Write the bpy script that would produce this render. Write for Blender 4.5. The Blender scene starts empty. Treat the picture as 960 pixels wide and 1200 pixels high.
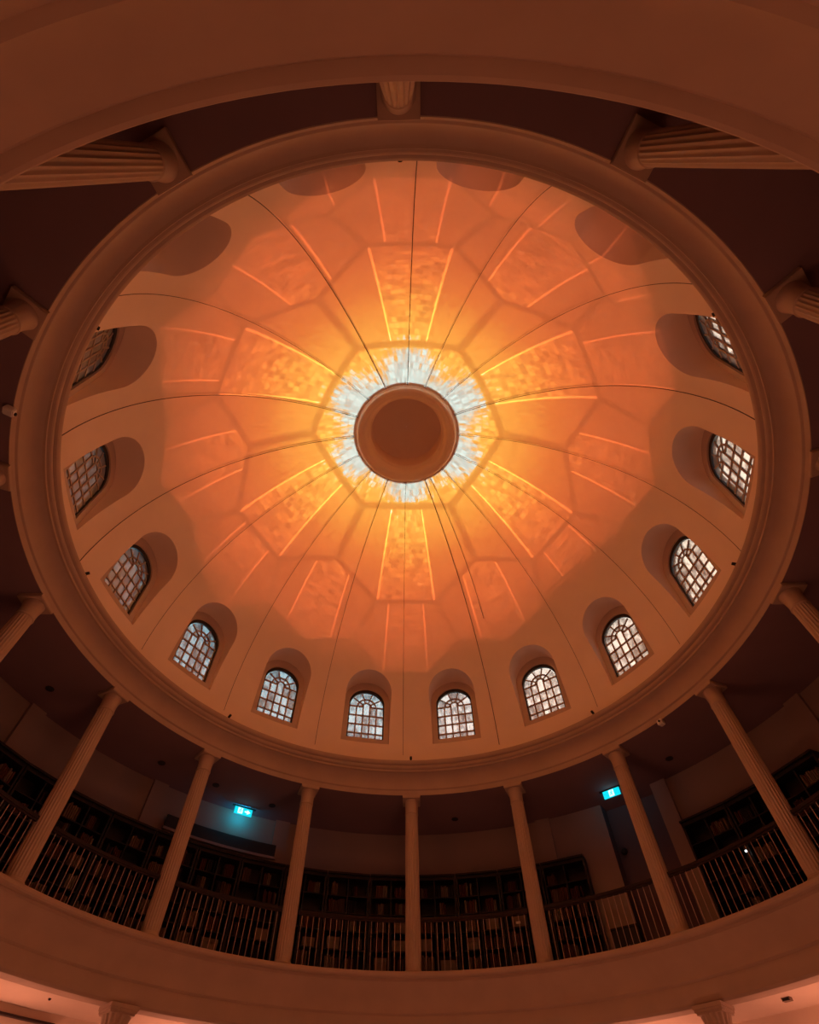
import bpy, bmesh, math, random
from mathutils import Vector, Matrix
PI = math.pi
random.seed(7)
S = 6.6            # metres per unit (radius of the colonnade = 1 unit)
H0 = 1.6           # eye height above the ground floor
C = bpy.context.scene.collection
scene = bpy.context.scene

def rad(a): return math.radians(a)
def pt(R, az, z):
    """point at radius R (units), azimuth az (deg, 0 = far side of the hall), height z (units above the eye)"""
    a = rad(az)
    return Vector((S*R*math.sin(a), S*R*math.cos(a), S*z + H0))

# ------------------------------------------------------------------ camera
F_PX, TILT, YAW, ROLL = 624.9754, 0.6554, 0.0267, -0.0067
CX, CY = 0.0073, -0.942
SHX, SHY = -9.4942, 76.0305
ct, st = math.cos(TILT), math.sin(TILT)
Fv = Vector((0, st, ct)); Dv = Vector((0, ct, -st)); Rv = Dv.cross(Fv)
Rz = Matrix.Rotation(YAW, 3, 'Z')
Fv, Dv, Rv = Rz @ Fv, Rz @ Dv, Rz @ Rv
c_, s_ = math.cos(ROLL), math.sin(ROLL)
Rv, Dv = Rv*c_ + Dv*s_, Dv*c_ - Rv*s_
cam = bpy.data.cameras.new('camera')
camo = bpy.data.objects.new('camera', cam); C.objects.link(camo)
m = Matrix((( Rv.x, -Dv.x, -Fv.x), (Rv.y, -Dv.y, -Fv.y), (Rv.z, -Dv.z, -Fv.z))).to_4x4()
m.translation = Vector((S*CX, S*CY, H0))
camo.matrix_world = m
cam.sensor_fit = 'HORIZONTAL'; cam.sensor_width = 36
cam.lens = F_PX/960*36
cam.shift_x = -SHX/960; cam.shift_y = SHY/960
cam.clip_start = 0.05; cam.clip_end = 500
scene.camera = camo

# ------------------------------------------------------------------ view, world
scene.view_settings.view_transform = 'Standard'
scene.view_settings.look = 'None'
scene.view_settings.gamma = 1
scene.view_settings.use_curve_mapping = False
scene.view_settings.exposure = 0.0
scene.cycles.max_bounces = 10
scene.cycles.diffuse_bounces = 7
scene.cycles.transparent_max_bounces = 12
scene.cycles.caustics_reflective = False
scene.cycles.caustics_refractive = False
scene.cycles.sample_clamp_indirect = 4

class N:
    """tiny expression builder over math nodes"""
    def __init__(s, nt): s.nt = nt
    def new(s, t): return s.nt.nodes.new(t)
    def put(s, v, sock):
        if isinstance(v, E): s.nt.links.new(v.o, sock)
        elif isinstance(v, (int, float)): sock.default_value = v
        elif hasattr(v, 'node'): s.nt.links.new(v, sock)
        else: sock.default_value = v
    def m(s, op, a, b=None, c=None, clamp=False):
        n = s.new('ShaderNodeMath'); n.operation = op; n.use_clamp = clamp
        s.put(a, n.inputs[0])
        if b is not None: s.put(b, n.inputs[1])
        if c is not None: s.put(c, n.inputs[2])
        return E(s, n.outputs[0])
    def step(s, v, a, b):
        n = s.new('ShaderNodeMapRange'); n.interpolation_type = 'SMOOTHSTEP'
        s.put(v, n.inputs['Value']); s.put(a, n.inputs['From Min']); s.put(b, n.inputs['From Max'])
        return E(s, n.outputs[0])
    def comb(s, x, y, z):
        n = s.new('ShaderNodeCombineXYZ')
        for i, v in enumerate((x, y, z)): s.put(v, n.inputs[i])
        return n.outputs[0]
    def sep(s, v):
        n = s.new('ShaderNodeSeparateXYZ'); s.put(v, n.inputs[0])
        return [E(s, o) for o in n.outputs]
    def ramp(s, v, stops, interp='LINEAR'):
        n = s.new('ShaderNodeValToRGB'); r = n.color_ramp; r.interpolation = interp
        while len(r.elements) > 1: r.elements.remove(r.elements[0])
        r.elements[0].position = stops[0][0]; r.elements[0].color = (*stops[0][1], 1)
        for p, c in stops[1:]:
            e = r.elements.new(p); e.color = (*c, 1)
        s.put(v, n.inputs[0]); return n.outputs[0]
    def noise(s, vec, scale, detail=2.0, rough=.5):
        n = s.new('ShaderNodeTexNoise'); n.inputs['Scale'].default_value = scale
        n.inputs['Detail'].default_value = detail; n.inputs['Roughness'].default_value = rough
        if vec is not None: s.put(vec, n.inputs['Vector'])
        return E(s, n.outputs['Fac'])
    def mixc(s, f, a, b, mode='MIX'):
        n = s.new('ShaderNodeMix'); n.data_type = 'RGBA'; n.blend_type = mode
        s.put(f, n.inputs[0])
        for v, k in ((a, 6), (b, 7)):
            if isinstance(v, tuple): n.inputs[k].default_value = (*v, 1)
            else: s.put(v, n.inputs[k])
        return n.outputs[2]
class E:
    def __init__(s, g, o): s.g, s.o = g, o
    def __add__(s, b): return s.g.m('ADD', s, b)
    __radd__ = __add__
    def __sub__(s, b): return s.g.m('SUBTRACT', s, b)
    def __rsub__(s, b): return s.g.m('SUBTRACT', b, s)
    def __mul__(s, b): return s.g.m('MULTIPLY', s, b)
    __rmul__ = __mul__
    def __truediv__(s, b): return s.g.m('DIVIDE', s, b)
    def __rtruediv__(s, b): return s.g.m('DIVIDE', b, s)

# dusk sky: warm and bright towards the west (right of the picture), blue in front, dark to the east
world = bpy.data.worlds.new('dusk_sky'); scene.world = world
world.use_nodes = True
nt = world.node_tree; nt.nodes.clear(); g = N(nt)
tc = g.new('ShaderNodeTexCoord')
x, y, z = g.sep(tc.outputs['Generated'])
hl = g.m('SQRT', x*x + y*y + 1e-6)
wx, wy = math.sin(rad(62)), math.cos(rad(62))
d = (x*wx + y*wy)/hl
cl = g.noise(tc.outputs['Generated'], 7.0, 4.0, .6)
sky = g.ramp((d + 1.0)*.5 + (cl - .5)*.25, [(0.0, (.008, .009, .01)), (.2, (.014, .013, .012)), (.36, (.05, .10, .12)), (.5, (.19, .42, .50)), (.67, (.38, .62, .69)),
                             (.8, (.85, .78, .72)), (.95, (1.0, .86, .68))])
bg = g.new('ShaderNodeBackground'); nt.links.new(sky, bg.inputs[0]); bg.inputs[1].default_value = 2.0
out = g.new('ShaderNodeOutputWorld'); nt.links.new(bg.outputs[0], out.inputs[0])

# ------------------------------------------------------------------ projector: mapped image of a honeycomb vault thrown on the dome, windows and oculus masked out
ZC, RD = 1.27, 1.003     # the dome is a hemisphere of radius RD about height ZC (units)
PROJ_W = 36.0
def projector_light():
    L = bpy.data.lights.new('projector_light', 'POINT')
    L.energy = PROJ_W*200; L.shadow_soft_size = 0.0; L.use_nodes = True
    nt = L.node_tree; nt.nodes.clear(); g = N(nt)
    geo = g.new('ShaderNodeNewGeometry')
    px, py, pz = g.sep(geo.outputs['Position'])
    ix, iy, iz = g.sep(geo.outputs['Incoming'])
    pz = pz - (S*ZC + H0)
    b = px*ix + py*iy + pz*iz
    cc = px*px + py*py + pz*pz - (S*RD)**2
    t = g.m('SQRT', g.m('MAXIMUM', b*b - cc, 0.0)) - b
    X, Y, Z = [(p + t*i)/(S*RD) for p, i in ((px, ix), (py, iy), (pz, iz))]
    hr = g.m('SQRT', X*X + Y*Y + 1e-6)
    # mask over the niches: inside the arched outline of a bay the picture is nearly black
    azd = g.m('ARCTAN2', X, Y)*(180/PI)
    da = g.m('WRAP', azd, 0.0, 22.5) - 11.25
    xa = g.m('ABSOLUTE', g.m('SINE', da*(PI/180))*hr*RD)
    za = g.m('MAXIMUM', Z*RD + ZC - 1.5875, 0.0)
    nd = g.m('SQRT', xa*xa + za*za)
    w = .62 + .38*g.step(nd, .1015, .1035)
    # honeycomb coordinates (pattern centre a little towards the near side)
    Yc = Y + .035
    X2 = X - .005
    r2 = g.m('SQRT', X2*X2 + Yc*Yc + 1e-6)
    th = g.m('ARCTAN2', r2, g.m('MAXIMUM', Z, .001))*(180/PI)
    rho = th*.0281 + th*th*.000564
    u = X2/r2*rho; v = Yc/r2*rho
    # rotate so that the cell corners lie at azimuth 30 + 60 n
    s3 = math.sqrt(3.0)
    ca, sa = math.cos(rad(-1.5)), math.sin(rad(-1.5))
    u, v = u*ca - v*sa, u*sa + v*ca
    # lattice: neighbours along v (azimuth 0)
    def cell(off):
        gu = u - (g.m('FLOOR', u/3.0 + (.5 if not off else 0.0)) + (0.0 if not off else .5))*3.0
        gv = v - (g.m('FLOOR', v/s3 + (.5 if not off else 0.0)) + (0.0 if not off else .5))*s3
        return gu, gv
    a = cell(False); c = cell(True)
    sel = g.m('LESS_THAN', c[0]*c[0] + c[1]*c[1], a[0]*a[0] + a[1]*a[1])
    gu = a[0] + sel*(c[0] - a[0]); gv = a[1] + sel*(c[1] - a[1])
    cu, cv = u - gu, v - gv
    dd = g.m('MAXIMUM', g.m('ABSOLUTE', gv), g.m('MAXIMUM', g.m('ABSOLUTE', gv*.5 + gu*(s3/2)), g.m('ABSOLUTE', gv*.5 - gu*(s3/2))))
    edge = (s3/2) - dd
    seam = 1.0 - g.step(edge, .015, .075)
    rc = g.m('SQRT', cu*cu + cv*cv + 1e-4)
    q = g.m('ABSOLUTE', (cu*v - cv*u)/(rc*rho))*(rc + .87)
    ring0 = g.m('LESS_THAN', rc, .5)
    # radial coordinate along the box front of every cell: the bright line starts a little inside the rim
    inside = g.step(edge, .03, .06)
    line = (1.0 - g.step(g.m('ABSOLUTE', q - .47), .006, .027))*(1.0 - ring0)*inside
    front = (1.0 - g.step(q, .44, .47))*inside
    azl = g.m('ARCTAN2', u, v)
    br = g.new('ShaderNodeTexBrick'); br.offset = .5
    nt.links.new(g.comb(azl*22.0, rho*5.5, 0.0), br.inputs['Vector'])
    br.inputs['Color1'].default_value = (1, 1, 1, 1); br.inputs['Color2'].default_value = (.62, .62, .62, 1)
    br.inputs['Mortar'].default_value = (.78, .78, .78, 1); br.inputs['Scale'].default_value = 1.0
    br.inputs['Mortar Size'].default_value = .05; br.inputs['Brick Width'].default_value = 1.0; br.inputs['Row Height'].default_value = .5
    brick = g.sep(br.outputs['Color'])[0]
    nz = g.noise(g.comb(azl*3.0, rho*3.0, 1.0), 5.0, 3.0, .6)
    nz2 = g.noise(g.comb(azl*9.0, rho*2.0, 4.0), 4.0, 2.0, .6)
    # the boundary of the picture
    az2 = g.m('COSINE', (azd - 160.0)*(2*PI/180)); az1 = g.m('COSINE', (azd - 165.0)*(PI/180))
    thr = 3.95 + az2*.45 + az1*.40 + (nz - .5)*.4
    mask = (1.0 - g.step(rho, thr - .8, thr + .55))*.62 + (1.0 - g.step(rho*.35 + rc*.65, thr - .02, thr + .02))*.38
    shade = (.86 + .28*nz)*(1.0 - .24*seam)*(1.0 + line*1.35)*(.90 + front*(brick*1.35 - .95))
    f = rho - front*.06 + (nz2 - .5)*.8 - (brick - .8)*.6*front + (1.0 - front)*(1.0 - ring0)*.10 - line*.25 + seam*.2
    f = f - ring0*(g.m('COSINE', azl*6.0)*.15 + .06) - (1.0 - ring0)*g.m('LESS_THAN', rc, 2.0)*.12
    col = g.ramp(f/5.0, [(0.0, (.65, 1.15, 1.3)), (.092, (.62, 1.02, 1.10)), (.135, (1.25, .76, .13)), (.23, (1.15, .53, .085)), (.34, (.88, .24, .048)),
                         (.46, (.68, .138, .036)), (.65, (.50, .088, .026)), (1.0, (.42, .075, .022))])
    st_ = shade*mask*w*t*t*g.step(hr, .229, .236)*(1.0/200)
    em = g.new('ShaderNodeEmission'); nt.links.new(col, em.inputs[0]); g.put(st_, em.inputs[1])
    o = g.new('ShaderNodeOutputLight'); nt.links.new(em.outputs[0], o.inputs[0])
    return L
o = bpy.data.objects.new('projector_light', projector_light()); C.objects.link(o)
o.location = (0, 0, .35)          # a mapping projector on the ground floor, straight under the oculus

# lamps of the ground floor, out of the picture: they wash the ceiling under the gallery
for k in range(16):
    L = bpy.data.lights.new('ground_lamp', 'AREA'); L.shape = 'DISK'; L.size = .5
    L.energy = 21; L.color = (1.0, .36, .22)
    o = bpy.data.objects.new('ground_lamp', L); C.objects.link(o)
    o.location = pt(1.24, 22.5*k + 11.25, .2); o.rotation_euler = (PI, 0, 0)
# warm fill lights added low in the hall, unseen, to lift beams and columns
for k in range(3):
    L = bpy.data.lights.new('hall_fill', 'AREA'); L.shape = 'DISK'; L.size = 1.5
    L.energy = 44; L.color = (1.0, .34, .17)
    o = bpy.data.objects.new('hall_fill', L); C.objects.link(o)
    o.location = pt(.45, 120*k + 30, -.22); o.rotation_euler = (PI, 0, 0)

# ------------------------------------------------------------------ materials
def mat(name, col, rough=.7, noise=0.0, scale=6.0, bump=0.0, metal=0.0, spec=.3):
    M = bpy.data.materials.new(name); M.use_nodes = True
    nt = M.node_tree; g = N(nt); b = nt.nodes['Principled BSDF']
    b.inputs['Roughness'].default_value = rough; b.inputs['Metallic'].default_value = metal
    b.inputs['Specular IOR Level'].default_value = spec
    tcn = g.new('ShaderNodeTexCoord')
    n = g.noise(tcn.outputs['Object'], scale, 4.0, .55)
    lo = tuple(c*(1 - noise) for c in col); hi = tuple(min(1, c*(1 + noise*.6)) for c in col)
    nt.links.new(g.ramp(n, [(.3, lo), (.7, hi)]), b.inputs['Base Color'])
    if bump:
        bp = g.new('ShaderNodeBump'); bp.inputs['Strength'].default_value = bump; bp.inputs['Distance'].default_value = .02
        n2 = g.noise(tcn.outputs['Object'], scale*8, 3.0)
        g.put(n2, bp.inputs['Height']); nt.links.new(bp.outputs[0], b.inputs['Normal'])
    return M
M_PLASTER = mat('plaster', (.62, .48, .38), .85, .05, 1.5, .05)
M_DOME = mat('dome_plaster', (.82, .68, .56), .85, .04, 1.2, .04)
M_STONE = mat('painted_stone', (.46, .34, .26), .7, .06, 2.0, .05)
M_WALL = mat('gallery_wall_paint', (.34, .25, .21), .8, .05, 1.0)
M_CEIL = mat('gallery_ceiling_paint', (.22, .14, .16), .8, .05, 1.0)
M_FLOOR = mat('marble_floor', (.22, .17, .14), .35, .1, 1.0)
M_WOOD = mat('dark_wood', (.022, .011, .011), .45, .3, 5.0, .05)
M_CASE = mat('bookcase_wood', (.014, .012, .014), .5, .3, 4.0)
M_BLACK = mat('black_metal', (.02, .02, .022), .45, .1, 5.0)
M_IRON = mat('bronze_baluster', (.50, .36, .32), .4, .1, 8.0, metal=.25)
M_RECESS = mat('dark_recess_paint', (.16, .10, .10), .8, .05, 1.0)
M_CABLE = mat('dark_cable', (.06, .035, .025), .5, .1, 8.0)
M_BOARD = mat('dark_board', (.03, .025, .024), .6, .2, 2.0)
M_WHITE = mat('white_plastic', (.75, .72, .68), .4, .03, 5.0)
M_BOX = mat('tan_cardboard', (.20, .14, .10), .8, .1, 4.0)
M_SURR = mat('window_surround_shaded', (.54, .43, .35), .8, .05, 2.0)  # darker than the dome plaster: niche shade put into the colour
M_FRAME = mat('window_iron', (.035, .028, .025), .5, .2, 5.0)
M_BAR = mat('window_glazing_bar', (.40, .32, .26), .6, .1, 5.0)
BOOK_COL = [('dark red', (.20, .06, .045)), ('brown', (.22, .12, .07)), ('tan', (.42, .28, .17)), ('black', (.05, .04, .045)), ('rust coloured', (.32, .13, .06)), ('buff', (.50, .38, .26))]
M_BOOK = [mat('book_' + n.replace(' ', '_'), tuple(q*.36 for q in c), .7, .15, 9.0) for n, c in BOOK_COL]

def emis(name, col, strength):
    M = bpy.data.materials.new(name); M.use_nodes = True; nt = M.node_tree
    b = nt.nodes['Principled BSDF']; b.inputs['Base Color'].default_value = (.05, .05, .05, 1)
    b.inputs['Emission Color'].default_value = (*col, 1); b.inputs['Emission Strength'].default_value = strength
    return M
M_SIGN = emis('exit_sign_field', (0.0, .62, .74), 1.3)
M_SIGNW = emis('exit_sign_white', (.62, 1.0, 1.0), 1.5)
M_LAMP = emis('small_lamp', (.8, .95, 1.0), 4.0)

def glass():
    M = bpy.data.materials.new('old_window_glass'); M.use_nodes = True; nt = M.node_tree; nt.nodes.clear(); g = N(nt)
    oi = g.new('ShaderNodeObjectInfo'); tcn = g.new('ShaderNodeTexCoord')
    rnd = E(g, oi.outputs['Random'])
    vec = g.new('ShaderNodeVectorMath'); vec.operation = 'ADD'
    nt.links.new(tcn.outputs['Object'], vec.inputs[0]); nt.links.new(g.comb(rnd*40, rnd*17, rnd*29), vec.inputs[1])
    mp = g.new('ShaderNodeMapping'); mp.inputs['Scale'].default_value = (3.0, 3.0, 1.2); mp.inputs['Rotation'].default_value = (0, .7, 0)
    nt.links.new(vec.outputs[0], mp.inputs[0])
    n = g.noise(mp.outputs[0], 3.5, 3.0, .6)
    tint = g.ramp(n*.75 + rnd*.25, [(.30, (.34, .33, .34)), (.45, (.6, .6, .61)), (.60, (.97, .97, .97))])
    tr = g.new('ShaderNodeBsdfTransparent'); nt.links.new(tint, tr.inputs[0])
    gl = g.new('ShaderNodeBsdfGlossy'); gl.inputs['Roughness'].default_value = .42; gl.inputs['Color'].default_value = (.9, .9, .9, 1)
    bp = g.new('ShaderNodeBump'); bp.inputs['Strength'].default_value = .6; bp.inputs['Distance'].default_value = .02
    g.put(n, bp.inputs['Height']); nt.links.new(bp.outputs[0], gl.inputs['Normal'])
    mx = g.new('ShaderNodeMixShader'); mx.inputs[0].default_value = .30
    nt.links.new(tr.outputs[0], mx.inputs[1]); nt.links.new(gl.outputs[0], mx.inputs[2])
    o = g.new('ShaderNodeOutputMaterial'); nt.links.new(mx.outputs[0], o.inputs[0])
    return M
M_GLASS = glass()

# ------------------------------------------------------------------ mesh helpers
def mk(name, verts, faces, smooth=None):
    me = bpy.data.meshes.new(name); me.from_pydata([tuple(v) for v in verts], [], faces); me.update()
    bm = bmesh.new(); bm.from_mesh(me); bmesh.ops.remove_doubles(bm, verts=bm.verts, dist=1e-5)
    bmesh.ops.recalc_face_normals(bm, faces=bm.faces); bm.to_mesh(me); bm.free()
    if smooth is not None:
        me.polygons.foreach_set('use_smooth', [True]*len(me.polygons))
        if smooth < 180: me.set_sharp_from_angle(angle=rad(smooth))
    return me
def obj(name, me, material=None, parent=None, loc=None, rz=None):
    if material and not me.materials: me.materials.append(material)
    o = bpy.data.objects.new(name, me); C.objects.link(o)
    if parent: o.parent = parent
    if loc is not None: o.location = loc
    if rz is not None: o.rotation_euler = (0, 0, rz)
    return o
def empty(name, loc=(0, 0, 0), rz=0):
    o = bpy.data.objects.new(name, None); C.objects.link(o); o.location = loc; o.rotation_euler = (0, 0, rz); o.empty_display_size = .1
    return o
def tag(o, label, cat=None, group=None, kind=None):
    o['label'] = label
    if cat: o['category'] = cat
    if group: o['group'] = group
    if kind: o['kind'] = kind
    return o
class MB:
    def __init__(s): s.v = []; s.f = []
    def add(s, v, f):
        n = len(s.v); s.v += [Vector(p) for p in v]; s.f += [tuple(i + n for i in q) for q in f]; return s
    def box(s, x0, x1, y0, y1, z0, z1):
        v = [(x, y, z) for x in (x0, x1) for y in (y0, y1) for z in (z0, z1)]
        return s.add(v, [(0, 1, 3, 2), (4, 6, 7, 5), (0, 4, 5, 1), (2, 3, 7, 6), (0, 2, 6, 4), (1, 5, 7, 3)])
    def lathe(s, prof, n=24, mod=None, cap=False):
        m = len(prof); v = []
        for i in range(n):
            a = 2*PI*i/n
            for (r, z) in prof:
                rr = r*(mod(a, z) if mod else 1)
                v.append((rr*math.cos(a), rr*math.sin(a), z))
        f = [(i*m + j, ((i+1) % n)*m + j, ((i+1) % n)*m + j + 1, i*m + j + 1) for i in range(n) for j in range(m - 1)]
        if cap:
            f.append(tuple(i*m for i in range(n))[::-1]); f.append(tuple(i*m + m - 1 for i in range(n)))
        return s.add(v, f)
    def tube(s, pts, r, n=6):
        pts = [Vector(p) for p in pts]; v = []; k = len(pts)
        for i, p in enumerate(pts):
            t = (pts[min(i+1, k-1)] - pts[max(i-1, 0)]).normalized()
            a = t.cross(Vector((0, 0, 1)))
            if a.length < 1e-3: a = t.cross(Vector((1, 0, 0)))
            a.normalize(); b = t.cross(a)
            for j in range(n):
                q = 2*PI*j/n; v.append(p + a*(r*math.cos(q)) + b*(r*math.sin(q)))
        f = [(i*n + j, i*n + (j+1) % n, (i+1)*n + (j+1) % n, (i+1)*n + j) for i in range(k-1) for j in range(n)]
        f += [tuple(range(n))[::-1], tuple((k-1)*n + j for j in range(n))]
        return s.add(v, f)
    def plate(s, inner, outer, y0, y1):
        """closed band between two outlines of equal length in the x-z plane, thickness y0..y1"""
        n = len(inner); v = []
        for (a, b) in zip(inner, outer):
            v += [(a[0], y0, a[1]), (b[0], y0, b[1]), (a[0], y1, a[1]), (b[0], y1, b[1])]
        f = []
        for i in range(n):
            j = (i+1) % n; I, J = 4*i, 4*j
            f += [(I, J, J+1, I+1), (I+2, I+3, J+3, J+2), (I, I+2, J+2, J), (I+1, J+1, J+3, I+3)]
        return s.add(v, f)
    def prism(s, poly, y0, y1):
        n = len(poly)
        v = [(p[0], y0, p[1]) for p in poly] + [(p[0], y1, p[1]) for p in poly]
        f = [tuple(range(n)), tuple(range(n, 2*n))[::-1]] + [(i, i+n, (i+1) % n + n, (i+1) % n) for i in range(n)]
        return s.add(v, f)
    def mesh(s, name, smooth=None): return mk(name, s.v, s.f, smooth)
def revolve(name, prof, material, n=256, a0=None, a1=None, smooth=28):
    """prof in units (R, z) swept round the axis of the hall; a0..a1 in degrees for a part turn"""
    v = []; f = []; k = len(prof); full = a0 is None
    azs = [360*i/n for i in range(n)] if full else [a0 + (a1 - a0)*i/n for i in range(n + 1)]
    for az in azs:
        for (R, z) in prof: v.append(pt(R, az, z))
    m = len(azs)
    for i in range(m if full else m - 1):
        j = (i+1) % m
        for q in range(k - 1): f.append((i*k + q, j*k + q, j*k + q + 1, i*k + q + 1))
    me = mk(name, v, f, smooth)
    return obj(name, me, material)
def arcbox(mb, R0, R1, a0, a1, z0, z1, n):
    """curved block between two radii"""
    v = []; f = []
    for i in range(n + 1):
        az = a0 + (a1 - a0)*i/n
        for (R, z) in ((R0, z0), (R1, z0), (R1, z1), (R0, z1)): v.append(pt(R, az, z))
    for i in range(n):
        for q in range(4): f.append((4*i + q, 4*i + (q+1) % 4, 4*i + 4 + (q+1) % 4, 4*i + 4 + q))
    f += [(0, 3, 2, 1), (4*n, 4*n + 1, 4*n + 2, 4*n + 3)]
    return mb.add(v, f)

# ------------------------------------------------------------------ structure
ZF, ZL = -H0/S, .5546         # ground floor, gallery floor
ZS, ZK = .43, 1.1325           # ceiling under the gallery, gallery ceiling
RW = 1.32
def struct(o, label, kind='structure'):
    return tag(o, label, kind=kind)
struct(revolve('floor', [(0.001, ZF), (1.36, ZF)], M_FLOOR, 96), 'stone floor of the rotunda at ground level')
struct(revolve('wall_ground', [(1.345, ZF), (1.345, ZS + .01)], M_PLASTER, 160), 'round plaster wall of the ground floor behind the lower columns')
struct(revolve('ceiling_ground', [(1.09, ZS), (1.35, ZS)], M_PLASTER, 200), 'brightly washed ceiling under the gallery')
struct(revolve('trim_1', [(1.30, ZL - .002), (1.0, ZL - .002), (.996, ZL), (.9935, .5515), (.993, .5440), (.996, .5405), (1.0045, .5384), (1.0062, .5384), (1.0064, .5305), (1.009, .527),
        (1.0115, .522), (1.0165, .512), (1.023, .502), (1.0295, .493), (1.034, .483), (1.0362, .472), (1.0365, .4625), (1.0415, .4585), (1.0433, .4578), (1.0436, .434),
        (1.046, .428), (1.0475, .416), (1.0517, .4105), (1.0525, .4098), (1.095, .4098), (1.10, .412), (1.10, .432)], M_STONE, 320),
       'moulded ring beam carrying the gallery with a projecting lip')
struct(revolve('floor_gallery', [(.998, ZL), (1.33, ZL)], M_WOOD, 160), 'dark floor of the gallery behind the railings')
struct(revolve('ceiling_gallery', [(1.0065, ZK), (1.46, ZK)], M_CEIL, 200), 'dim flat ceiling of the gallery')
struct(revolve('trim_2', [(1.012, ZK + .003), (1.0075, ZK - .0002), (1.0060, ZK - .0005), (1.0050, 1.1350), (1.0042, 1.1480), (1.0036, 1.1500), (.9998, 1.1530), (.9990, 1.1545), (.9980, 1.165), (.9962, 1.177),
        (.9928, 1.189), (.9880, 1.1985), (.9820, 1.2050), (.9755, 1.2090), (.9735, 1.2100), (.9680, 1.2108), (.9677, 1.2160), (.9692, 1.2178), (.9690, 1.2190), (.9665, 1.2200), (.9632, 1.2215), (.9608, 1.2245), (.9598, 1.2285),
        (.9604, 1.2320), (.9616, 1.2338), (.9580, 1.2350), (.9545, 1.2375), (.9520, 1.2415), (.9508, 1.2460), (.9509, 1.2504), (.953, 1.2530), (1.004, 1.2585)], M_STONE, 320, smooth=18),
       'moulded entablature ring above the columns with a rolled cornice')

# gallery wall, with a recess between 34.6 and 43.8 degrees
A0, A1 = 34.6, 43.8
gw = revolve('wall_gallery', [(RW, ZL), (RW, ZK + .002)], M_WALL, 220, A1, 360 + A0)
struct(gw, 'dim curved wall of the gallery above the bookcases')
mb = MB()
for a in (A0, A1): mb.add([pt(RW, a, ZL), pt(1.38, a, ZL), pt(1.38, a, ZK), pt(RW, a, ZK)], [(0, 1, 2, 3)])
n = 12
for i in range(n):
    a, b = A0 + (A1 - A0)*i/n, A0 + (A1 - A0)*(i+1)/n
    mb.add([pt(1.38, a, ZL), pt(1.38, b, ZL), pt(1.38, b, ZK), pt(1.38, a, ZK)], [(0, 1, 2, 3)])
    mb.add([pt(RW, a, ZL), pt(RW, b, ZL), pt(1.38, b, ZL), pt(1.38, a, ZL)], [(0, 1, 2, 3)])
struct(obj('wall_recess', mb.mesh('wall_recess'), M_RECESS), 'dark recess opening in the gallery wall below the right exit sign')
for a in (-92, -69.6, -46.5, -24.0, 24.0, 45.2, 70, 92):
    mb = MB(); arcbox(mb, 1.308, 1.322, a - 1.3, a + 1.3, .949 if -75 < a < 31 or 46.5 < a < 69.2 else ZL, ZK + .001, 4)
    obj('pilaster', mb.mesh('pilaster'), M_WALL, gw)

# ------------------------------------------------------------------ dome with sixteen niches
NW, NB, NS = .1025, 1.358, 1.5875      # niche half width, bottom, spring
def arch(w, zb, zs, nb=6, ns=5, na=20):
    """closed outline, counter-clockwise from bottom left, in (x, z)"""
    p = [(-w + 2*w*i/nb, zb) for i in range(nb)]
    p += [(w, zb + (zs - zb)*i/ns) for i in range(ns)]
    p += [(w*math.cos(PI*i/na), zs + w*math.sin(PI*i/na)) for i in range(na)]
    p += [(-w, zs - (zs - zb)*i/ns) for i in range(ns)]
    return p
NO = arch(NW, NB, NS)
ZLOW, ZTOP = 1.2575, 1.80
def Rz_(z): return math.sqrt(max(1e-6, RD*RD - (z - ZC)**2))
inner = [(math.degrees(math.asin(x/Rz_(z))), z) for x, z in NO]
cz = 1.53
def to_rect(a, z):
    da, dz = a, z - cz
    t = 1e9
    if abs(da) > 1e-9: t = min(t, 11.25/abs(da))
    if dz > 1e-9: t = min(t, (ZTOP - cz)/dz)
    if dz < -1e-9: t = min(t, (cz - ZLOW)/-dz)
    return [da*t, cz + dz*t]
outer = [to_rect(a, z) for a, z in inner]
for cx, cyy in ((-11.25, ZLOW), (11.25, ZLOW), (11.25, ZTOP), (-11.25, ZTOP)):
    i = min(range(len(outer)), key=lambda i: ((outer[i][0] - cx)/11.25)**2 + ((outer[i][1] - cyy)/.27)**2)
    outer[i] = [cx, cyy]
top_az = sorted(a for a, z in outer if abs(z - ZTOP) < 1e-6)
verts = []; faces = []
LV = 6; nO = len(NO)
def onsph(az, z): return pt(Rz_(z), az, z)
for b in range(16):
    c0 = 22.5*b + 11.25; base = len(verts)
    for l in range(LV + 1):
        t = l/LV
        for (a, z), (a2, z2) in zip(inner, outer):
            verts.append(onsph(c0 + a + (a2 - a)*t, z + (z2 - z)*t))
    for l in range(LV):
        for i in range(nO):
            j = (i+1) % nO
            faces.append((base + l*nO + i, base + l*nO + j, base + (l+1)*nO + j, base + (l+1)*nO + i))
azl = []
for b in range(16): azl += [22.5*b + 11.25 + a for a in top_az[:-1]]
e_top = math.asin((ZTOP - ZC)/RD); e_rim = math.acos(.214/RD); NR = 30
base = len(verts); m = len(azl)
for r in range(NR + 1):
    e = e_top + (e_rim - e_top)*r/NR
    for a in azl: verts.append(pt(RD*math.cos(e), a, ZC + RD*math.sin(e)))
for r in range(NR):
    for i in range(m):
        j = (i+1) % m
        faces.append((base + r*m + i, base + r*m + j, base + (r+1)*m + j, base + (r+1)*m + i))
dome = obj('ceiling_dome', mk('ceiling_dome', verts, faces, 180), M_DOME)
struct(dome, 'plaster dome lit by an orange and yellow projected honeycomb around its oculus')

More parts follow.
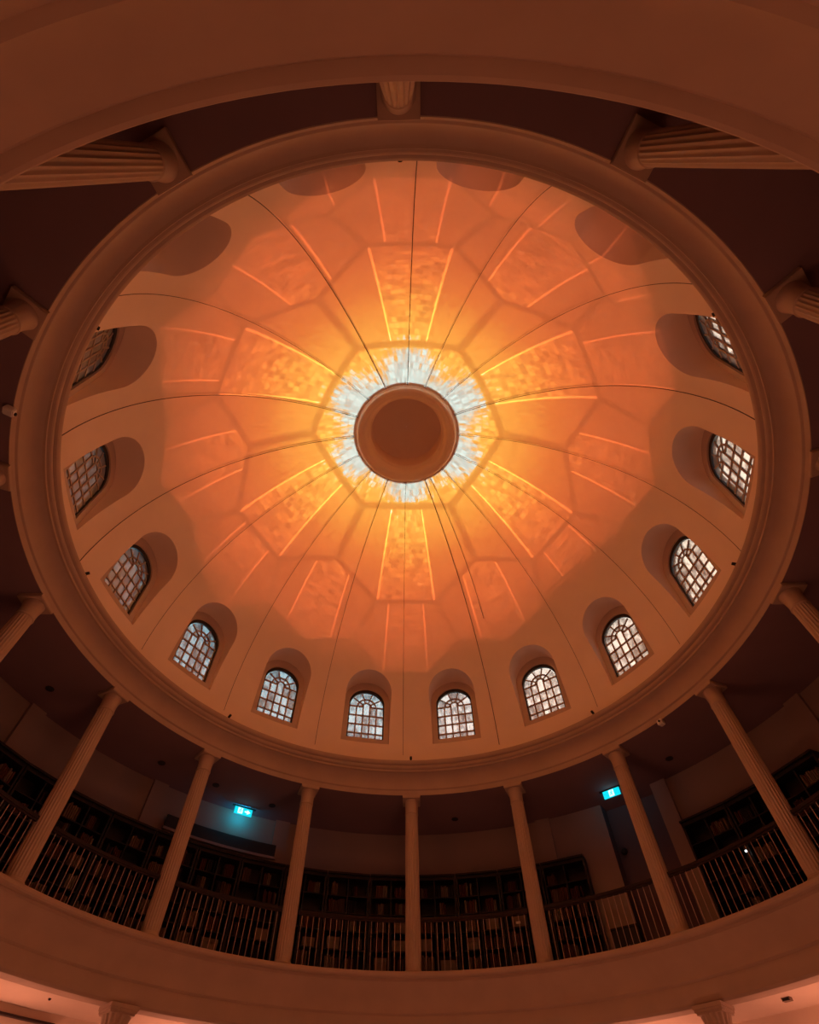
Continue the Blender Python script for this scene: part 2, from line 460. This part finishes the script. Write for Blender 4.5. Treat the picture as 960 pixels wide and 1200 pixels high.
# ------------------------------------------------------------------ windows (local frame: x along the wall, y outwards, z up; origin on the hall axis at eye height)
def sc(p): return [(S*x, S*z) for x, z in p]
YW = 1.006
OP = arch(.080, 1.385, 1.5715); FR = arch(.0750, 1.390, 1.5600)
v = []
for (x, z) in NO: v.append((S*x, S*math.sqrt(Rz_(z)**2 - x*x), S*z))
for (x, z) in NO: v.append((S*x, S*YW, S*z))
ME_REVEAL = mk('niche_reveal', v, [(i, (i+1) % nO, nO + (i+1) % nO, nO + i) for i in range(nO)], 35)
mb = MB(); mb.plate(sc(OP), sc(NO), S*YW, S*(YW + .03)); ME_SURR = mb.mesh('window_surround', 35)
mb = MB(); mb.plate(sc(FR), sc(arch(.0802, 1.3848, 1.5717)), S*(YW + .006), S*(YW + .014)); ME_FRAME = mb.mesh('window_frame', 35)
GW, Z0, Z1, Z2, Z3, Z4 = .0750, 1.390, 1.4135, 1.4595, 1.507, 1.556
COL = [-.0750, -.0453, -.0151, .0151, .0453, .0750]
RI, RM = .0205, .0415
zc_ = Z4
B = .0031
mb = MB(); YB0, YB1 = S*(YW + .0075), S*(YW + .0125)
for i, x in enumerate(COL[1:-1]):
    zt = Z4 + (.014 if i in (1, 2) else 0.0)
    mb.box(S*(x - B), S*(x + B), YB0, YB1, S*Z0, S*zt)
for z in (Z1, Z2, Z3): mb.box(-S*GW, S*GW, YB0, YB1, S*(z - B), S*(z + B))
mb.box(-S*GW, -S*.0151, YB0, YB1, S*(Z4 - B), S*(Z4 + B)); mb.box(S*.0151, S*GW, YB0, YB1, S*(Z4 - B), S*(Z4 + B))
def arcpoly(r0, r1, a0, a1, n=5):
    return [(r1*math.cos(a0 + (a1 - a0)*i/n), zc_ + r1*math.sin(a0 + (a1 - a0)*i/n)) for i in range(n + 1)] + \
           [(r0*math.cos(a1 + (a0 - a1)*i/n), zc_ + r0*math.sin(a1 + (a0 - a1)*i/n)) for i in range(n + 1)]
for r in (RI, RM):
    for q in range(10): mb.prism(sc(arcpoly(r - B, r + B, PI*q/10, PI*(q+1)/10, 1)), YB0, YB1)
for q in range(1, 5):
    a = PI*q/5; ca, sa = math.cos(a), math.sin(a)
    p = [(RI*ca - B*.8*sa, zc_ + RI*sa + B*.8*ca), (RI*ca + B*.8*sa, zc_ + RI*sa - B*.8*ca), (GW*ca + B*.8*sa, zc_ + GW*sa - B*.8*ca), (GW*ca - B*.8*sa, zc_ + GW*sa + B*.8*ca)]
    mb.prism(sc(p), YB0, YB1)
ME_BARS = mb.mesh('glazing_bars')
PANES = []
def pane(poly):
    cxm = sum(p[0] for p in poly)/len(poly); czm = sum(p[1] for p in poly)/len(poly)
    q = MB(); q.prism([(S*(x - cxm), S*(z - czm)) for x, z in poly], -.004, .004)
    me = q.mesh('pane'); me.materials.append(M_GLASS); PANES.append((me, (S*cxm, S*(YW + .0102), S*czm)))
def rect(x0, x1, z0, z1): return [(x0, z0), (x1, z0), (x1, z1), (x0, z1)]
for i in range(5):
    for (a, b) in ((Z0, Z1), (Z1, Z2), (Z2, Z3)): pane(rect(COL[i], COL[i+1], a, b))
    pane(rect(COL[i], COL[i+1], Z3, Z4 + (.013 if i == 2 else 0)))
for q in range(5):
    pane(arcpoly(RI, RM, PI*q/5, PI*(q+1)/5)); pane(arcpoly(RM, GW, PI*q/5, PI*(q+1)/5))
def clock(az):
    """o'clock position in the photograph of an azimuth (0 = bottom)"""
    return az
ORD = ['first', 'second', 'third', 'fourth', 'fifth', 'sixth', 'seventh', 'eighth']
for k in range(16):
    kk = k if k < 8 else k - 16                # bay from the bottom centre: 0..7 to the right, -1..-8 to the left
    az = 22.5*kk + 11.25
    w = empty('window_%d' % (k + 1), (0, 0, H0), -rad(az))
    side, nn = ('right', kk) if kk >= 0 else ('left', -kk - 1)
    look = 'warm bright panes' if kk in (2, 3) else 'pinkish panes' if kk == 1 else 'pale blue panes' if kk in (0, -1, -2) else 'dull brown panes' if -6 <= kk <= -3 else 'panes hidden by the cornice' if kk in (6, 7, -7, -8) else 'half hidden greyish panes'
    tag(w, 'deep arched niche window with %s, %s to the %s of bottom centre' % (look, ORD[nn], side), kind='structure')
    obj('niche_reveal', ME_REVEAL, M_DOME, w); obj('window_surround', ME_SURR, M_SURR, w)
    obj('window_frame', ME_FRAME, M_FRAME, w); obj('glazing_bars', ME_BARS, M_BAR, w)
    for me, l in PANES:
        obj('pane', me, None, w, l)

# ------------------------------------------------------------------ oculus
ocu = empty('oculus', (0, 0, S*2.235 + H0))
tag(ocu, 'round plaster oculus ring with a dark closed shaft at the crown of the dome', 'oculus')
oz = lambda p: [(S*r, S*(z - 2.235)) for r, z in p]
mb = MB(); mb.lathe(oz([(.226, 2.275), (.2255, 2.256), (.2215, 2.248), (.2205, 2.241), (.2175, 2.2385), (.2160, 2.2335), (.2125, 2.2285), (.2055, 2.2255), (.197, 2.2262), (.1915, 2.2292), (.1880, 2.2320),
      (.1855, 2.2325), (.1795, 2.2365), (.1735, 2.2435), (.1690, 2.2525), (.1655, 2.2625), (.1600, 2.2665), (.1575, 2.2700), (.1559, 2.2780), (.1559, 2.2823), (.1600, 2.2850)]), 128)
obj('ring_moulding', mb.mesh('ring_moulding', 30), M_DOME, ocu)
mb = MB(); mb.lathe(oz([(.160, 2.284), (.160, 2.345), (.157, 2.352)]), 96); obj('shaft', mb.mesh('shaft', 40), M_DOME, ocu)
mb = MB(); mb.lathe(oz([(.161, 2.352), (.10, 2.353), (.001, 2.353)]), 64); obj('closing_disc', mb.mesh('closing_disc', 40), M_DOME, ocu)

# ------------------------------------------------------------------ cables over the dome
CAZ = {0: -1.9, 1: 21.3, 2: 45.8, 3: 68.6, 4: 91.2, 5: 114.6, 6: 136.7, 7: 159.4, 8: 177.8, -1: -23.2, -2: -46.0, -3: -68.9, -4: -91.3, -5: -114.2, -6: -137.0, -7: -158.9}
mbc = MB(); mbc.box(-.035, .035, 0, .05, -.03, .03); mbc.box(-.012, .012, .05, .085, -.012, .012); ME_CLIP = mbc.mesh('cable_clip')
for k, az in CAZ.items():
    pts = []
    e1 = math.asin((1.30 - ZC)/RD); e2 = math.acos(.231/RD)
    rr = RD - .016
    for i in range(41):
        e = e2 + (e1 - e2)*i/40
        pts.append(pt(rr*math.cos(e), az, ZC + rr*math.sin(e)))
    r = .0085 if k in (-7, -5, -4, 5, 1, 8) else .0052
    mb = MB(); mb.tube(pts, r, 6)
    o = obj('cable', mb.mesh('cable', 60), M_CABLE)
    where = 'bottom centre' if k == 0 else 'top centre' if k == 8 else '%s column %s of bottom centre' % (ORD[abs(k) - 1], 'right' if k > 0 else 'left')
    tag(o, '%s dark dome cable running towards the %s' % ('thicker' if r > .008 else 'thin', where), 'cable', 'cables radiating from the oculus')
    c = obj('cable_clip', ME_CLIP, M_WHITE, o, pt(.2268, az, 2.2425), -rad(az))
    if k == 1:   # the doubled cable to the right of the bottom centre
        mb = MB(); mb.tube([pt(rr*math.cos(e), 28.0 - 2.5*i/24, ZC + rr*math.sin(e)) for i, e in ((i, e2 + (.62 - e2)*i/24) for i in range(25))], .006, 6)
        o = obj('cable', mb.mesh('cable', 60), M_CABLE)
        tag(o, 'short thin second cable just right of the thick lower cable below the oculus', 'cable', 'cables radiating from the oculus')

# ------------------------------------------------------------------ upper columns (local z = 0 on the gallery floor)
RC = 1.0355
HC = S*(1.1322 - ZL)
rb, rt = S*.0252, S*.0236
zb, za = S*.0135, S*(1.066 - ZL)
NF = 20
def flute(a, z):
    t = (a*NF/(2*PI)) % 1.0
    fade = min(1, max(0, (z - zb)/.06), max(0, (za - z)/.06))
    return 1.0 - .075*fade*math.sin(PI*t)**1.3
prof = []
for i in range(17):
    t = i/16; r = rb + (rt - rb)*(t**1.5)
    prof.append((r, zb + (za - zb)*t))
prof.insert(1, (rb, zb + .03)); prof.insert(2, (rb, zb + .07)); prof.insert(-1, (rt, za - .07)); prof.insert(-1, (rt, za - .03))
mb = MB(); mb.lathe(prof, NF*8, flute); ME_SHAFT = mb.mesh('shaft', 50)
mb = MB(); mb.lathe([(S*.0300, 0), (S*.0305, S*.003), (S*.0305, S*.006), (S*.029, S*.0082), (S*.0272, S*.0088), (S*.0268, S*.0105), (S*.0258, S*.0128), (S*.0252, S*.0142)], 40, cap=True)
ME_BASE = mb.mesh('base', 40)
zt = S*(1.1322 - .0105 - ZL)
mb = MB(); mb.lathe([(rt, za - .01), (S*.0250, za), (S*.0255, za + .014), (S*.0250, za + .028), (S*.0240, za + .036), (S*.0238, za + .12), (S*.0244, za + .20), (S*.0252, za + .24), (S*.0258, za + .255), (S*.0258, za + .27),
      (S*.0266, za + .285), (S*.0278, zt - .03), (S*.0284, zt)], 48, cap=True)
ME_CAP = mb.mesh('capital', 32)
hA = S*.0342
mb = MB(); mb.box(-hA, hA, -hA, hA, zt, HC); mb.box(-hA*.965, hA*.965, -hA*.965, hA*.965, zt - .012, zt); ME_ABA = mb.mesh('abacus')
for k in range(-7, 9):
    o = empty('column', pt(RC, 22.5*k, ZL), -rad(22.5*k))
    if k == 0: lab = 'slender fluted column standing at the bottom centre of the gallery'
    elif k == 8: lab = 'fluted column directly overhead, showing only its shaft end at the top centre'
    else: lab = 'slender fluted column on the gallery, %s to the %s of the bottom centre column' % (ORD[abs(k) - 1], 'right' if k > 0 else 'left')
    tag(o, lab, 'column', 'upper gallery columns')
    for nm, me in (('base', ME_BASE), ('shaft', ME_SHAFT), ('capital', ME_CAP), ('abacus', ME_ABA)):
        obj(nm, me, M_STONE, o)

# ------------------------------------------------------------------ railings between the columns
ME_BAL = MB().box(-.005, .005, -.005, .005, 0, S*.146).mesh('baluster')
NBAL = 18
for k in range(-5, 5):
    a0, a1 = 22.5*k + 1.5, 22.5*(k+1) - 1.5
    ac = 22.5*k + 11.25
    side, nn = ('right', k) if k >= 0 else ('left', -k - 1)
    r = empty('railing', pt(1.03, ac, ZL), 0)
    tag(r, 'dark railing with thin upright bars, %s bay to the %s of the bottom centre column' % (ORD[nn], side), 'railing', 'gallery railings')
    L0 = r.location
    mb = MB(); arcbox(mb, 1.0255, 1.0360, a0, a1, .7035, .7120, 16); arcbox(mb, 1.0275, 1.0340, a0, a1, .6985, .7035, 16)
    me = mb.mesh('handrail')
    me.transform(Matrix.Translation(-L0)); obj('handrail', me, M_WOOD, r)
    mb = MB(); arcbox(mb, 1.0290, 1.0325, a0, a1, ZL + .001, ZL + .006, 16); me = mb.mesh('bottom_rail'); me.transform(Matrix.Translation(-L0)); obj('bottom_rail', me, M_BLACK, r)
    for i in range(NBAL):
        a = a0 + .75 + (a1 - a0 - 1.5)*i/(NBAL - 1)
        obj('baluster', ME_BAL, M_IRON, r, pt(1.0305, a, ZL + .004) - L0, -rad(a))

# ------------------------------------------------------------------ bookcases (local: x tangent, y outwards, z up from the gallery floor)
UW = 7.5
HW = S*1.268*math.tan(rad(UW/2)) - .012
YF, YBk = -.02, .295
SH = [.12, .505, .895, 1.28, 1.666, 2.05]; TOP = 2.445; HB = S*(.947 - ZL)
ME_SIDE = MB().box(-.022, .022, YF, YBk, 0, TOP + .02).mesh('side_panel')
ME_DIV = MB().box(-.016, .016, YF + .01, YBk - .02, SH[0], TOP).mesh('divider')
ME_SHELF = MB().box(-HW + .02, HW - .02, YF + .012, YBk - .015, -.012, .012).mesh('shelf')
ME_BACK = MB().box(-HW, HW, YBk - .015, YBk, 0, TOP + .02).mesh('back_panel')
ME_PLINTH = MB().box(-HW, HW, YF + .02, YBk - .015, 0, SH[0] - .012).mesh('plinth')
mb = MB(); mb.box(-HW - .002, HW + .002, YF - .005, YBk, TOP + .02, TOP + .10); mb.box(-HW - .003, HW + .003, YF - .05, YBk, TOP + .10, HB); ME_CORN = mb.mesh('cornice')
def book_mesh():
    p = [(-.5, .0), (-.36, -.16), (.0, -.2), (.36, -.16), (.5, .0), (.5, 1), (-.5, 1)]
    v = [(x, y, 0) for x, y in p] + [(x, y, 1) for x, y in p]; n = len(p)
    return mk('book', v, [tuple(range(n))[::-1], tuple(range(n, 2*n))] + [(i, (i+1) % n, (i+1) % n + n, i + n) for i in range(n)])
MEB = []
for Mx in M_BOOK:
    me = book_mesh(); me.materials.append(Mx); MEB.append(me)
units = [(-75 + UW*(i + .5), i) for i in range(14)] + [(46.7 + UW*(i + .5), 14 + i) for i in range(3)]
NUM = ['first', 'second', 'third', 'fourth', 'fifth', 'sixth', 'seventh', 'eighth', 'ninth', 'tenth', 'eleventh', 'twelfth', 'thirteenth', 'fourteenth']
ROWN = ['bottom', 'second lowest', 'third lowest', 'middle', 'upper', 'top']
todo = []
for az, i in units:
    o = empty('bookcase', pt(1.272, az, ZL), -rad(az))
    nm = NUM[i] + ' bookcase from the left' if i < 14 else NUM[i - 14] + ' bookcase right of the recess'
    tag(o, 'tall dark wooden %s along the gallery wall' % nm, 'bookcase', 'gallery bookcases')
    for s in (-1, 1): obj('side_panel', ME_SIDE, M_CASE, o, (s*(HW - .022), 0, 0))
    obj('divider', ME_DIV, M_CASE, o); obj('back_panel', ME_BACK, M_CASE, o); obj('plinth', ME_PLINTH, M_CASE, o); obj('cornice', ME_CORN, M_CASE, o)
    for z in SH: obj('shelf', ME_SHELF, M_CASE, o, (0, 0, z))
    for h in (-1, 1):
        x0, x1 = (-HW + .05, -.02) if h < 0 else (.02, HW - .05)
        for r in range(6):
            todo.append((abs(az + 8) + (0 if r >= 4 else 14), az, i, nm, h, r, x0, x1))
todo.sort(key=lambda t: t[0])
nbook = 0; rest = {}
boxes_at = {}
def local_matrix(az, z): return Matrix.Translation(pt(1.272, az, ZL)) @ Matrix.Rotation(-rad(az), 4, 'Z') @ Matrix.Translation((0, 0, z))
STUFF = {}
bv = [v.co.copy() for v in MEB[0].vertices]; bf = [tuple(p.vertices) for p in MEB[0].polygons]
BOXSPOTS = {(12, -1, 3), (7, 1, 2), (9, 1, 3), (8, -1, 2), (9, -1, 1), (10, -1, 2), (11, 1, 3), (10, 1, 1), (6, 1, 2), (5, 1, 1), (11, -1, 2), (9, 1, 2)}
SIDEN = {-1: 'left', 1: 'right'}
NTH = lambda n: (NUM + ['fifteenth', 'sixteenth', 'seventeenth', 'eighteenth', 'nineteenth', 'twentieth'])[n - 1]
SHORT = lambda i: NUM[i] + ' bookcase' if i < 14 else NUM[i - 14] + ' right-hand bookcase'
for _, az, i, nm, h, r, x0, x1 in todo:
    if i >= 14 and random.random() < .6: continue
    if (i, h, r) in BOXSPOTS:
        w = random.uniform(.26, .36); hh = random.uniform(.20, .27); xm = (x0 + x1)/2 + random.uniform(-.05, .05)
        mb = MB(); mb.box(-w/2, w/2, 0, .2, 0, hh*.7)
        me = mb.mesh('storage_box'); bx = obj('storage_box', me, M_BOX); bx.matrix_world = local_matrix(az, SH[r] + .0125) @ Matrix.Translation((xm, .04, 0))
        mb = MB(); mb.box(-w/2 - .006, w/2 + .006, -.006, .206, hh*.7, hh); obj('lid', mb.mesh('lid'), M_BOX, bx)
        if (i, h, r) == (12, -1, 3):
            mb = MB(); mb.box(-.075, .03, -.004, 0, hh*.3, hh*.52); obj('paper_label', mb.mesh('paper_label'), M_WHITE, bx)
        tag(bx, 'tan storage box on the %s shelf, %s half, %s' % (ROWN[r], SIDEN[h], SHORT(i)), 'box', 'storage boxes on the bookcases')
        continue
    if random.random() < .10: continue
    x = x0 + random.uniform(0, .12); end = x1 - random.choice([0, .05, .12, .2])
    ci = random.randrange(6); lean = 0
    hmax = (SH[r+1] if r < 5 else TOP) - SH[r] - .06
    hb = min(hmax, random.uniform(.23, .31))
    nb = 0
    while x < end - .05:
        nb += 1
        w = random.uniform(.028, .055)
        if random.random() < .35: ci = random.randrange(6)
        hgt = min(hmax, hb + random.uniform(-.03, .03)); dep = random.uniform(.16, .2)
        if random.random() < .06: x += random.uniform(.02, .06)
        Mx = local_matrix(az, SH[r] + .0125) @ Matrix.Translation((x + w/2, .05, 0)) @ Matrix.Diagonal((w - .002, dep, hgt, 1))
        if nbook < 300:
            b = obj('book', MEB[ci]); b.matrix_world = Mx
            tag(b, '%s book, %s from left on the %s shelf, %s half, %s' % (BOOK_COL[ci][0], NTH(nb), ROWN[r], SIDEN[h], SHORT(i)), 'book', 'books on the %s shelf, %s half, %s' % (ROWN[r], SIDEN[h], SHORT(i)))
            nbook += 1
        else:
            STUFF.setdefault(i, [MB() for _ in M_BOOK])[ci].add([Mx @ c for c in bv], bf)
        x += w
for i, qs in sorted(STUFF.items()):
    vs = []; fs = []; mi = []
    for ci, q in enumerate(qs):
        n0 = len(vs); vs += q.v; fs += [tuple(a + n0 for a in f) for f in q.f]; mi += [ci]*len(q.f)
    me = bpy.data.meshes.new('books'); me.from_pydata([tuple(v) for v in vs], [], fs); me.update()
    for Mx in M_BOOK: me.materials.append(Mx)
    me.polygons.foreach_set('material_index', mi)
    tag(obj('books', me), 'many dim books filling the lower shelves of the %s' % SHORT(i), 'books', kind='stuff')

# ------------------------------------------------------------------ things in the gallery
mb = MB(); arcbox(mb, 1.300, 1.3085, -43.8, -24.5, .982, 1.027, 20); L0 = pt(1.304, -34, 1.0)
me = mb.mesh('wall_board'); me.transform(Matrix.Translation(-L0)); bo = obj('wall_board', me, M_BOARD, None, L0)
tag(bo, 'long dark board on the gallery wall under the left exit sign', 'board')
mb = MB(); arcbox(mb, 1.298, 1.3085, -44.0, -24.3, .9735, .9825, 20); me = mb.mesh('ledge'); me.transform(Matrix.Translation(-L0)); obj('ledge', me, M_WALL, bo)

def man(mb, cx, cz, s, y0, y1):
    """running figure of an escape sign, leaning into its stride"""
    mb.prism([(cx + s*(.10 + .10*math.cos(2*PI*i/10)), cz + s*(.40 + .10*math.sin(2*PI*i/10))) for i in range(10)], y0, y1)
    def limb(p, q, w):
        p, q = Vector((cx + s*p[0], cz + s*p[1])), Vector((cx + s*q[0], cz + s*q[1])); d = (q - p).normalized(); n = Vector((-d.y, d.x))*w*s
        mb.prism([p + n, p - n, q - n, q + n], y0, y1)
    limb((.05, .26), (-.04, -.06), .085); limb((-.04, -.04), (.16, -.16), .055); limb((.16, -.16), (.12, -.40), .05)
    limb((-.04, -.04), (-.14, -.26), .055); limb((-.14, -.26), (-.34, -.30), .05)
    limb((.05, .24), (.24, .08), .04); limb((.24, .08), (.34, .16), .036); limb((.04, .22), (-.18, .16), .04); limb((-.18, .16), (-.22, -.02), .036)
def exit_sign(az, R, zlow, wdeg, hgt, label, arrow):
    o = empty('exit_sign', pt(R, az, zlow), -rad(az))
    tag(o, label, 'sign', None)
    w = S*R*rad(wdeg)/2; h = S*hgt
    mb = MB(); mb.box(-w, w, -.012, .012, 0, h); lp = obj('light_panel', mb.mesh('light_panel'), M_SIGN, o)
    L = bpy.data.lights.new('exit_sign_light', 'POINT'); L.energy = 7.5 if arrow else 1.6; L.color = (0.0, .45, .75); L.shadow_soft_size = .02
    lo = bpy.data.objects.new('exit_sign_light', L); C.objects.link(lo); lo.parent = o; lo.location = (0, .10, h*.5) if arrow else (-.05, .05, h + .012)
    mb = MB()
    if arrow:
        mb.box(-w*.62, -w*.08, -.016, -.012, h*.10, h*.90)
        mb.prism([(w*.16, h*.40), (w*.44, h*.40), (w*.38, h*.22), (w*.52, h*.22), (w*.82, h*.5), (w*.52, h*.78), (w*.38, h*.78), (w*.44, h*.60), (w*.16, h*.60)], -.016, -.012)
        fx = -w*.35
    else:
        mb.box(-w*.30, w*.30, -.016, -.012, h*.06, h*.94); fx = 0
    obj('white_symbol', mb.mesh('white_symbol'), M_SIGNW, lp)
    mb = MB(); man(mb, fx, h*.5, h*.8, -.019, -.016); obj('running_figure', mb.mesh('running_figure'), M_SIGN, lp)
    zc = S*(ZK - zlow)
    mb = MB(); mb.box(-w*1.35, w*1.35, -.03, .03, h + .001, h + .028)
    for s in (-1, 1): mb.box(s*w*.8 - .008, s*w*.8 + .008, -.008, .008, h + .028, zc + .002)
    obj('mounting_bar', mb.mesh('mounting_bar'), M_BLACK, o)
exit_sign(-31.95, 1.262, 1.0930, 3.25, .0280, 'glowing cyan exit sign with a running figure and an arrow, left side', True)
exit_sign(38.25, 1.235, 1.0998, 3.05, .0285, 'glowing cyan exit sign with only a central white figure, right side', False)

# ceiling downlights of the gallery
mb = MB(); mb.lathe([(.075, -.012), (.09, -.012), (.09, 0), (.085, .004)], 20); ME_DLR = mb.mesh('trim_ring', 40)
mb = MB(); mb.lathe([(.0, -.004), (.075, -.006), (.078, -.001)], 20); ME_DLC = mb.mesh('dark_lens', 40)
for az, R, lab in ((-72.7, 1.207, 'dark round ceiling downlight beyond the third column to the left of bottom centre'), (-49.8, 1.197, 'dark round ceiling downlight left of the second column to the left of bottom centre'),
               (-39.1, 1.187, 'dark round ceiling downlight right of the second column to the left of bottom centre'), (-27.5, 1.208, 'dark round ceiling downlight just right of the left exit sign'),
               (8.5, 1.20, 'dark round ceiling downlight in the bay right of the bottom centre column'), (50.4, 1.213, 'dark round ceiling downlight beside the third column to the right of bottom centre')):
    o = empty('downlight', pt(R, az, ZK) - Vector((0, 0, .003)), 0); tag(o, lab, 'downlight', 'gallery ceiling downlights')
    obj('trim_ring', ME_DLR, M_BLACK, o); obj('dark_lens', ME_DLC, M_BLACK, o)

# cameras under the entablature
for az, lab in ((56.6, 'small white camera under the entablature, left of the third column to the right'), (-122.6, 'small camera on the left edge of the entablature near the cornice')):
    o = empty('security_camera', pt(1.0062, az, 1.134), -rad(az)); tag(o, lab, 'camera')
    mb = MB(); mb.box(-.06, .06, -.05, .09, -.12, 0); me = mb.mesh('housing')
    bm = bmesh.new(); bm.from_mesh(me); bmesh.ops.bevel(bm, geom=bm.edges[:], offset=.015, segments=2, affect='EDGES'); bm.to_mesh(me); bm.free()
    hs = obj('housing', me, M_WHITE, o)
    mb = MB(); mb.lathe([(.0, -.028), (.02, -.024), (.026, -.01), (.026, 0)], 14); me = mb.mesh('lens', 40)
    me.transform(Matrix.Translation((.015, -.05, -.055)) @ Matrix.Rotation(-PI/2, 4, 'X')); obj('lens', me, M_BLACK, hs)

# small projector heads on the cornice ledge
mb = MB(); mb.box(-.012, .012, -.012, .012, 0, .06); ME_PS = mb.mesh('stem')
mb = MB(); mb.lathe([(.0, -.045), (.026, -.045), (.030, -.02), (.030, .045), (.0, .05)], 14); ME_PH = mb.mesh('head', 40); ME_PH.transform(Matrix.Rotation(rad(68), 4, 'X'))
for k in range(-3, 5):
    az = 45*k
    where = 'bottom centre' if k == 0 else 'top centre' if k == 4 else '%s from bottom centre towards the %s' % (ORD[abs(k) - 1], 'right' if k > 0 else 'left')
    o = empty('projector_head', pt(.957, az, 1.2533), -rad(az)); tag(o, 'tiny black projector head on the cornice, %s' % where, 'projector', 'projector heads on the cornice')
    obj('stem', ME_PS, M_BLACK, o); obj('head', ME_PH, M_BLACK, o, (0, 0, .075))

# low cabinet seen through the railing near the recess, small lamp in the right-hand cases, speaker in the recess
o = empty('low_cabinet', pt(1.275, 33.4, ZL), -rad(33.4)); tag(o, 'low black cabinet behind the railing below the right exit sign', 'cabinet')
mb = MB(); mb.box(-.29, .29, -.15, .15, .05, .86); mb.box(-.26, .26, -.12, .15, 0, .05); obj('body', mb.mesh('body'), M_BLACK, o)
mb = MB(); mb.box(-.31, .31, -.185, .16, .86, .89); obj('top', mb.mesh('top'), M_BLACK, o)
for sx in (-1, 1):
    mb = MB(); mb.box(min(sx*.006, sx*.28), max(sx*.006, sx*.28), -.17, -.151, .07, .84); d = obj('door', mb.mesh('door'), M_BLACK, o)
    mb = MB(); mb.box(sx*.03 - .008, sx*.03 + .008, -.19, -.17, .42, .54); obj('handle', mb.mesh('handle'), M_IRON, d)
o = empty('clip_lamp', pt(1.2672, 54.15, .7865), -rad(54.15)); tag(o, 'tiny glowing white lamp clipped to the dark right-hand bookcases', 'lamp')
mb = MB(); mb.box(-.02, .02, -.02, .012, -.015, .015); obj('clip', mb.mesh('clip'), M_BLACK, o)
mb = MB(); mb.lathe([(0, -.02), (.018, -.014), (.024, 0), (.018, .014), (0, .02)], 12); me = mb.mesh('bulb', 60); me.transform(Matrix.Translation((0, -.036, .0))); obj('bulb', me, M_LAMP, o)
o = empty('wall_speaker', pt(1.379, 35.5, .966), -rad(35.5)); tag(o, 'small dark round speaker on the wall of the recess', 'speaker')
mb = MB(); mb.lathe([(0, -.05), (.06, -.05), (.075, -.03), (.075, 0)], 18); me = mb.mesh('grille', 40); me.transform(Matrix.Rotation(-PI/2, 4, 'X')); obj('grille', me, M_BLACK, o)
mb = MB(); mb.lathe([(.085, 0), (.085, -.012), (.075, -.012)], 18); me = mb.mesh('rim', 40); me.transform(Matrix.Rotation(-PI/2, 4, 'X')); obj('rim', me, M_BLACK, o)

# ------------------------------------------------------------------ lower columns and fittings under the gallery
RLc = 1.068; zT = .4098
hL = S*(zT - ZF)
NF2 = 20
def flute2(a, z):
    t = (a*NF2/(2*PI)) % 1.0
    return 1.0 - .07*min(1, max(0, (z - .3)/.1), max(0, (hL - .62 - z)/.05))*math.sin(PI*t)**1.3
r0, r1 = S*.030, S*.026
mb = MB(); mb.lathe([(r0 + (r1 - r0)*i/10, .22 + (hL - .6 - .22)*i/10) for i in range(11)], NF2*6, flute2); ME_S2 = mb.mesh('shaft', 50)
mb = MB(); mb.lathe([(r0*1.35, 0), (r0*1.35, .1), (r0*1.2, .13), (r0*1.25, .18), (r0*1.02, .23)], 40, cap=True); ME_B2 = mb.mesh('base', 40)
def leafy(a, z):
    t = (a*16/(2*PI)) % 1.0
    u = min(1, max(0, (z - (hL - .5))/.36))
    return 1.0 - .10*math.sin(PI*t)**2*min(1, 4*u)
mb = MB(); mb.lathe([(r1, hL - .62), (r1*1.12, hL - .60), (r1*1.12, hL - .57), (r1, hL - .55), (r1*1.02, hL - .45), (r1*1.06, hL - .35), (r1*1.14, hL - .27), (r1*1.25, hL - .20), (r1*1.36, hL - .14), (r1*1.40, hL - .125)], 128, leafy, cap=True)
ME_C2 = mb.mesh('capital', 45)
h2 = S*.0375
mb = MB(); mb.box(-h2, h2, -h2, h2, hL - .055, hL + .002); mb.box(-h2*.94, h2*.94, -h2*.94, h2*.94, hL - .095, hL - .055); mb.box(-h2*.87, h2*.87, -h2*.87, h2*.87, hL - .125, hL - .095); ME_A2 = mb.mesh('abacus')
for k in range(8):
    az = 45*k; kk = k if k <= 4 else k - 8
    o = empty('lower_column', pt(RLc, az, ZF), -rad(az))
    nm = {0: 'at the bottom centre', 4: 'behind the camera'}.get(kk, '%s to the %s of the bottom centre' % (ORD[abs(kk) - 1], 'right' if kk > 0 else 'left'))
    tag(o, 'ground floor column with a fluted bell capital under the ring beam, %s' % nm, 'column', 'ground floor columns')
    for q, me in (('base', ME_B2), ('shaft', ME_S2), ('capital', ME_C2), ('abacus', ME_A2)): obj(q, me, M_STONE, o)
o = empty('ceiling_speaker', pt(1.224, 51.3, ZS), -rad(51.3)); tag(o, 'small box fixed to the lit ceiling under the gallery, lower right corner', 'speaker')
mb = MB(); mb.box(-.07, .07, -.05, .05, -.05, .001); obj('housing', mb.mesh('housing'), M_BOX, o)
mb = MB(); mb.box(-.055, .055, -.056, -.05, -.045, -.012); obj('front_grille', mb.mesh('front_grille'), M_BLACK, o)
o = empty('smoke_detector', pt(1.217, -51.3, ZS), 0); tag(o, 'tiny dark detector on the lit ceiling under the gallery, lower left corner', 'detector')
mb = MB(); mb.lathe([(0, -.03), (.018, -.028), (.025, -.01), (.025, .001)], 14); obj('cover', mb.mesh('cover', 40), M_WOOD, o)
L0 = pt(1.335, -50, .406)
mb = MB(); arcbox(mb, 1.330, 1.346, -55.0, -47.6, .403, .4085, 8); me = mb.mesh('picture_rail'); me.transform(Matrix.Translation(-L0))
o = empty('picture_rail', L0, 0); tag(o, 'dark rail on the ground floor wall in the lower left corner', 'rail'); obj('rail', me, M_WOOD, o)
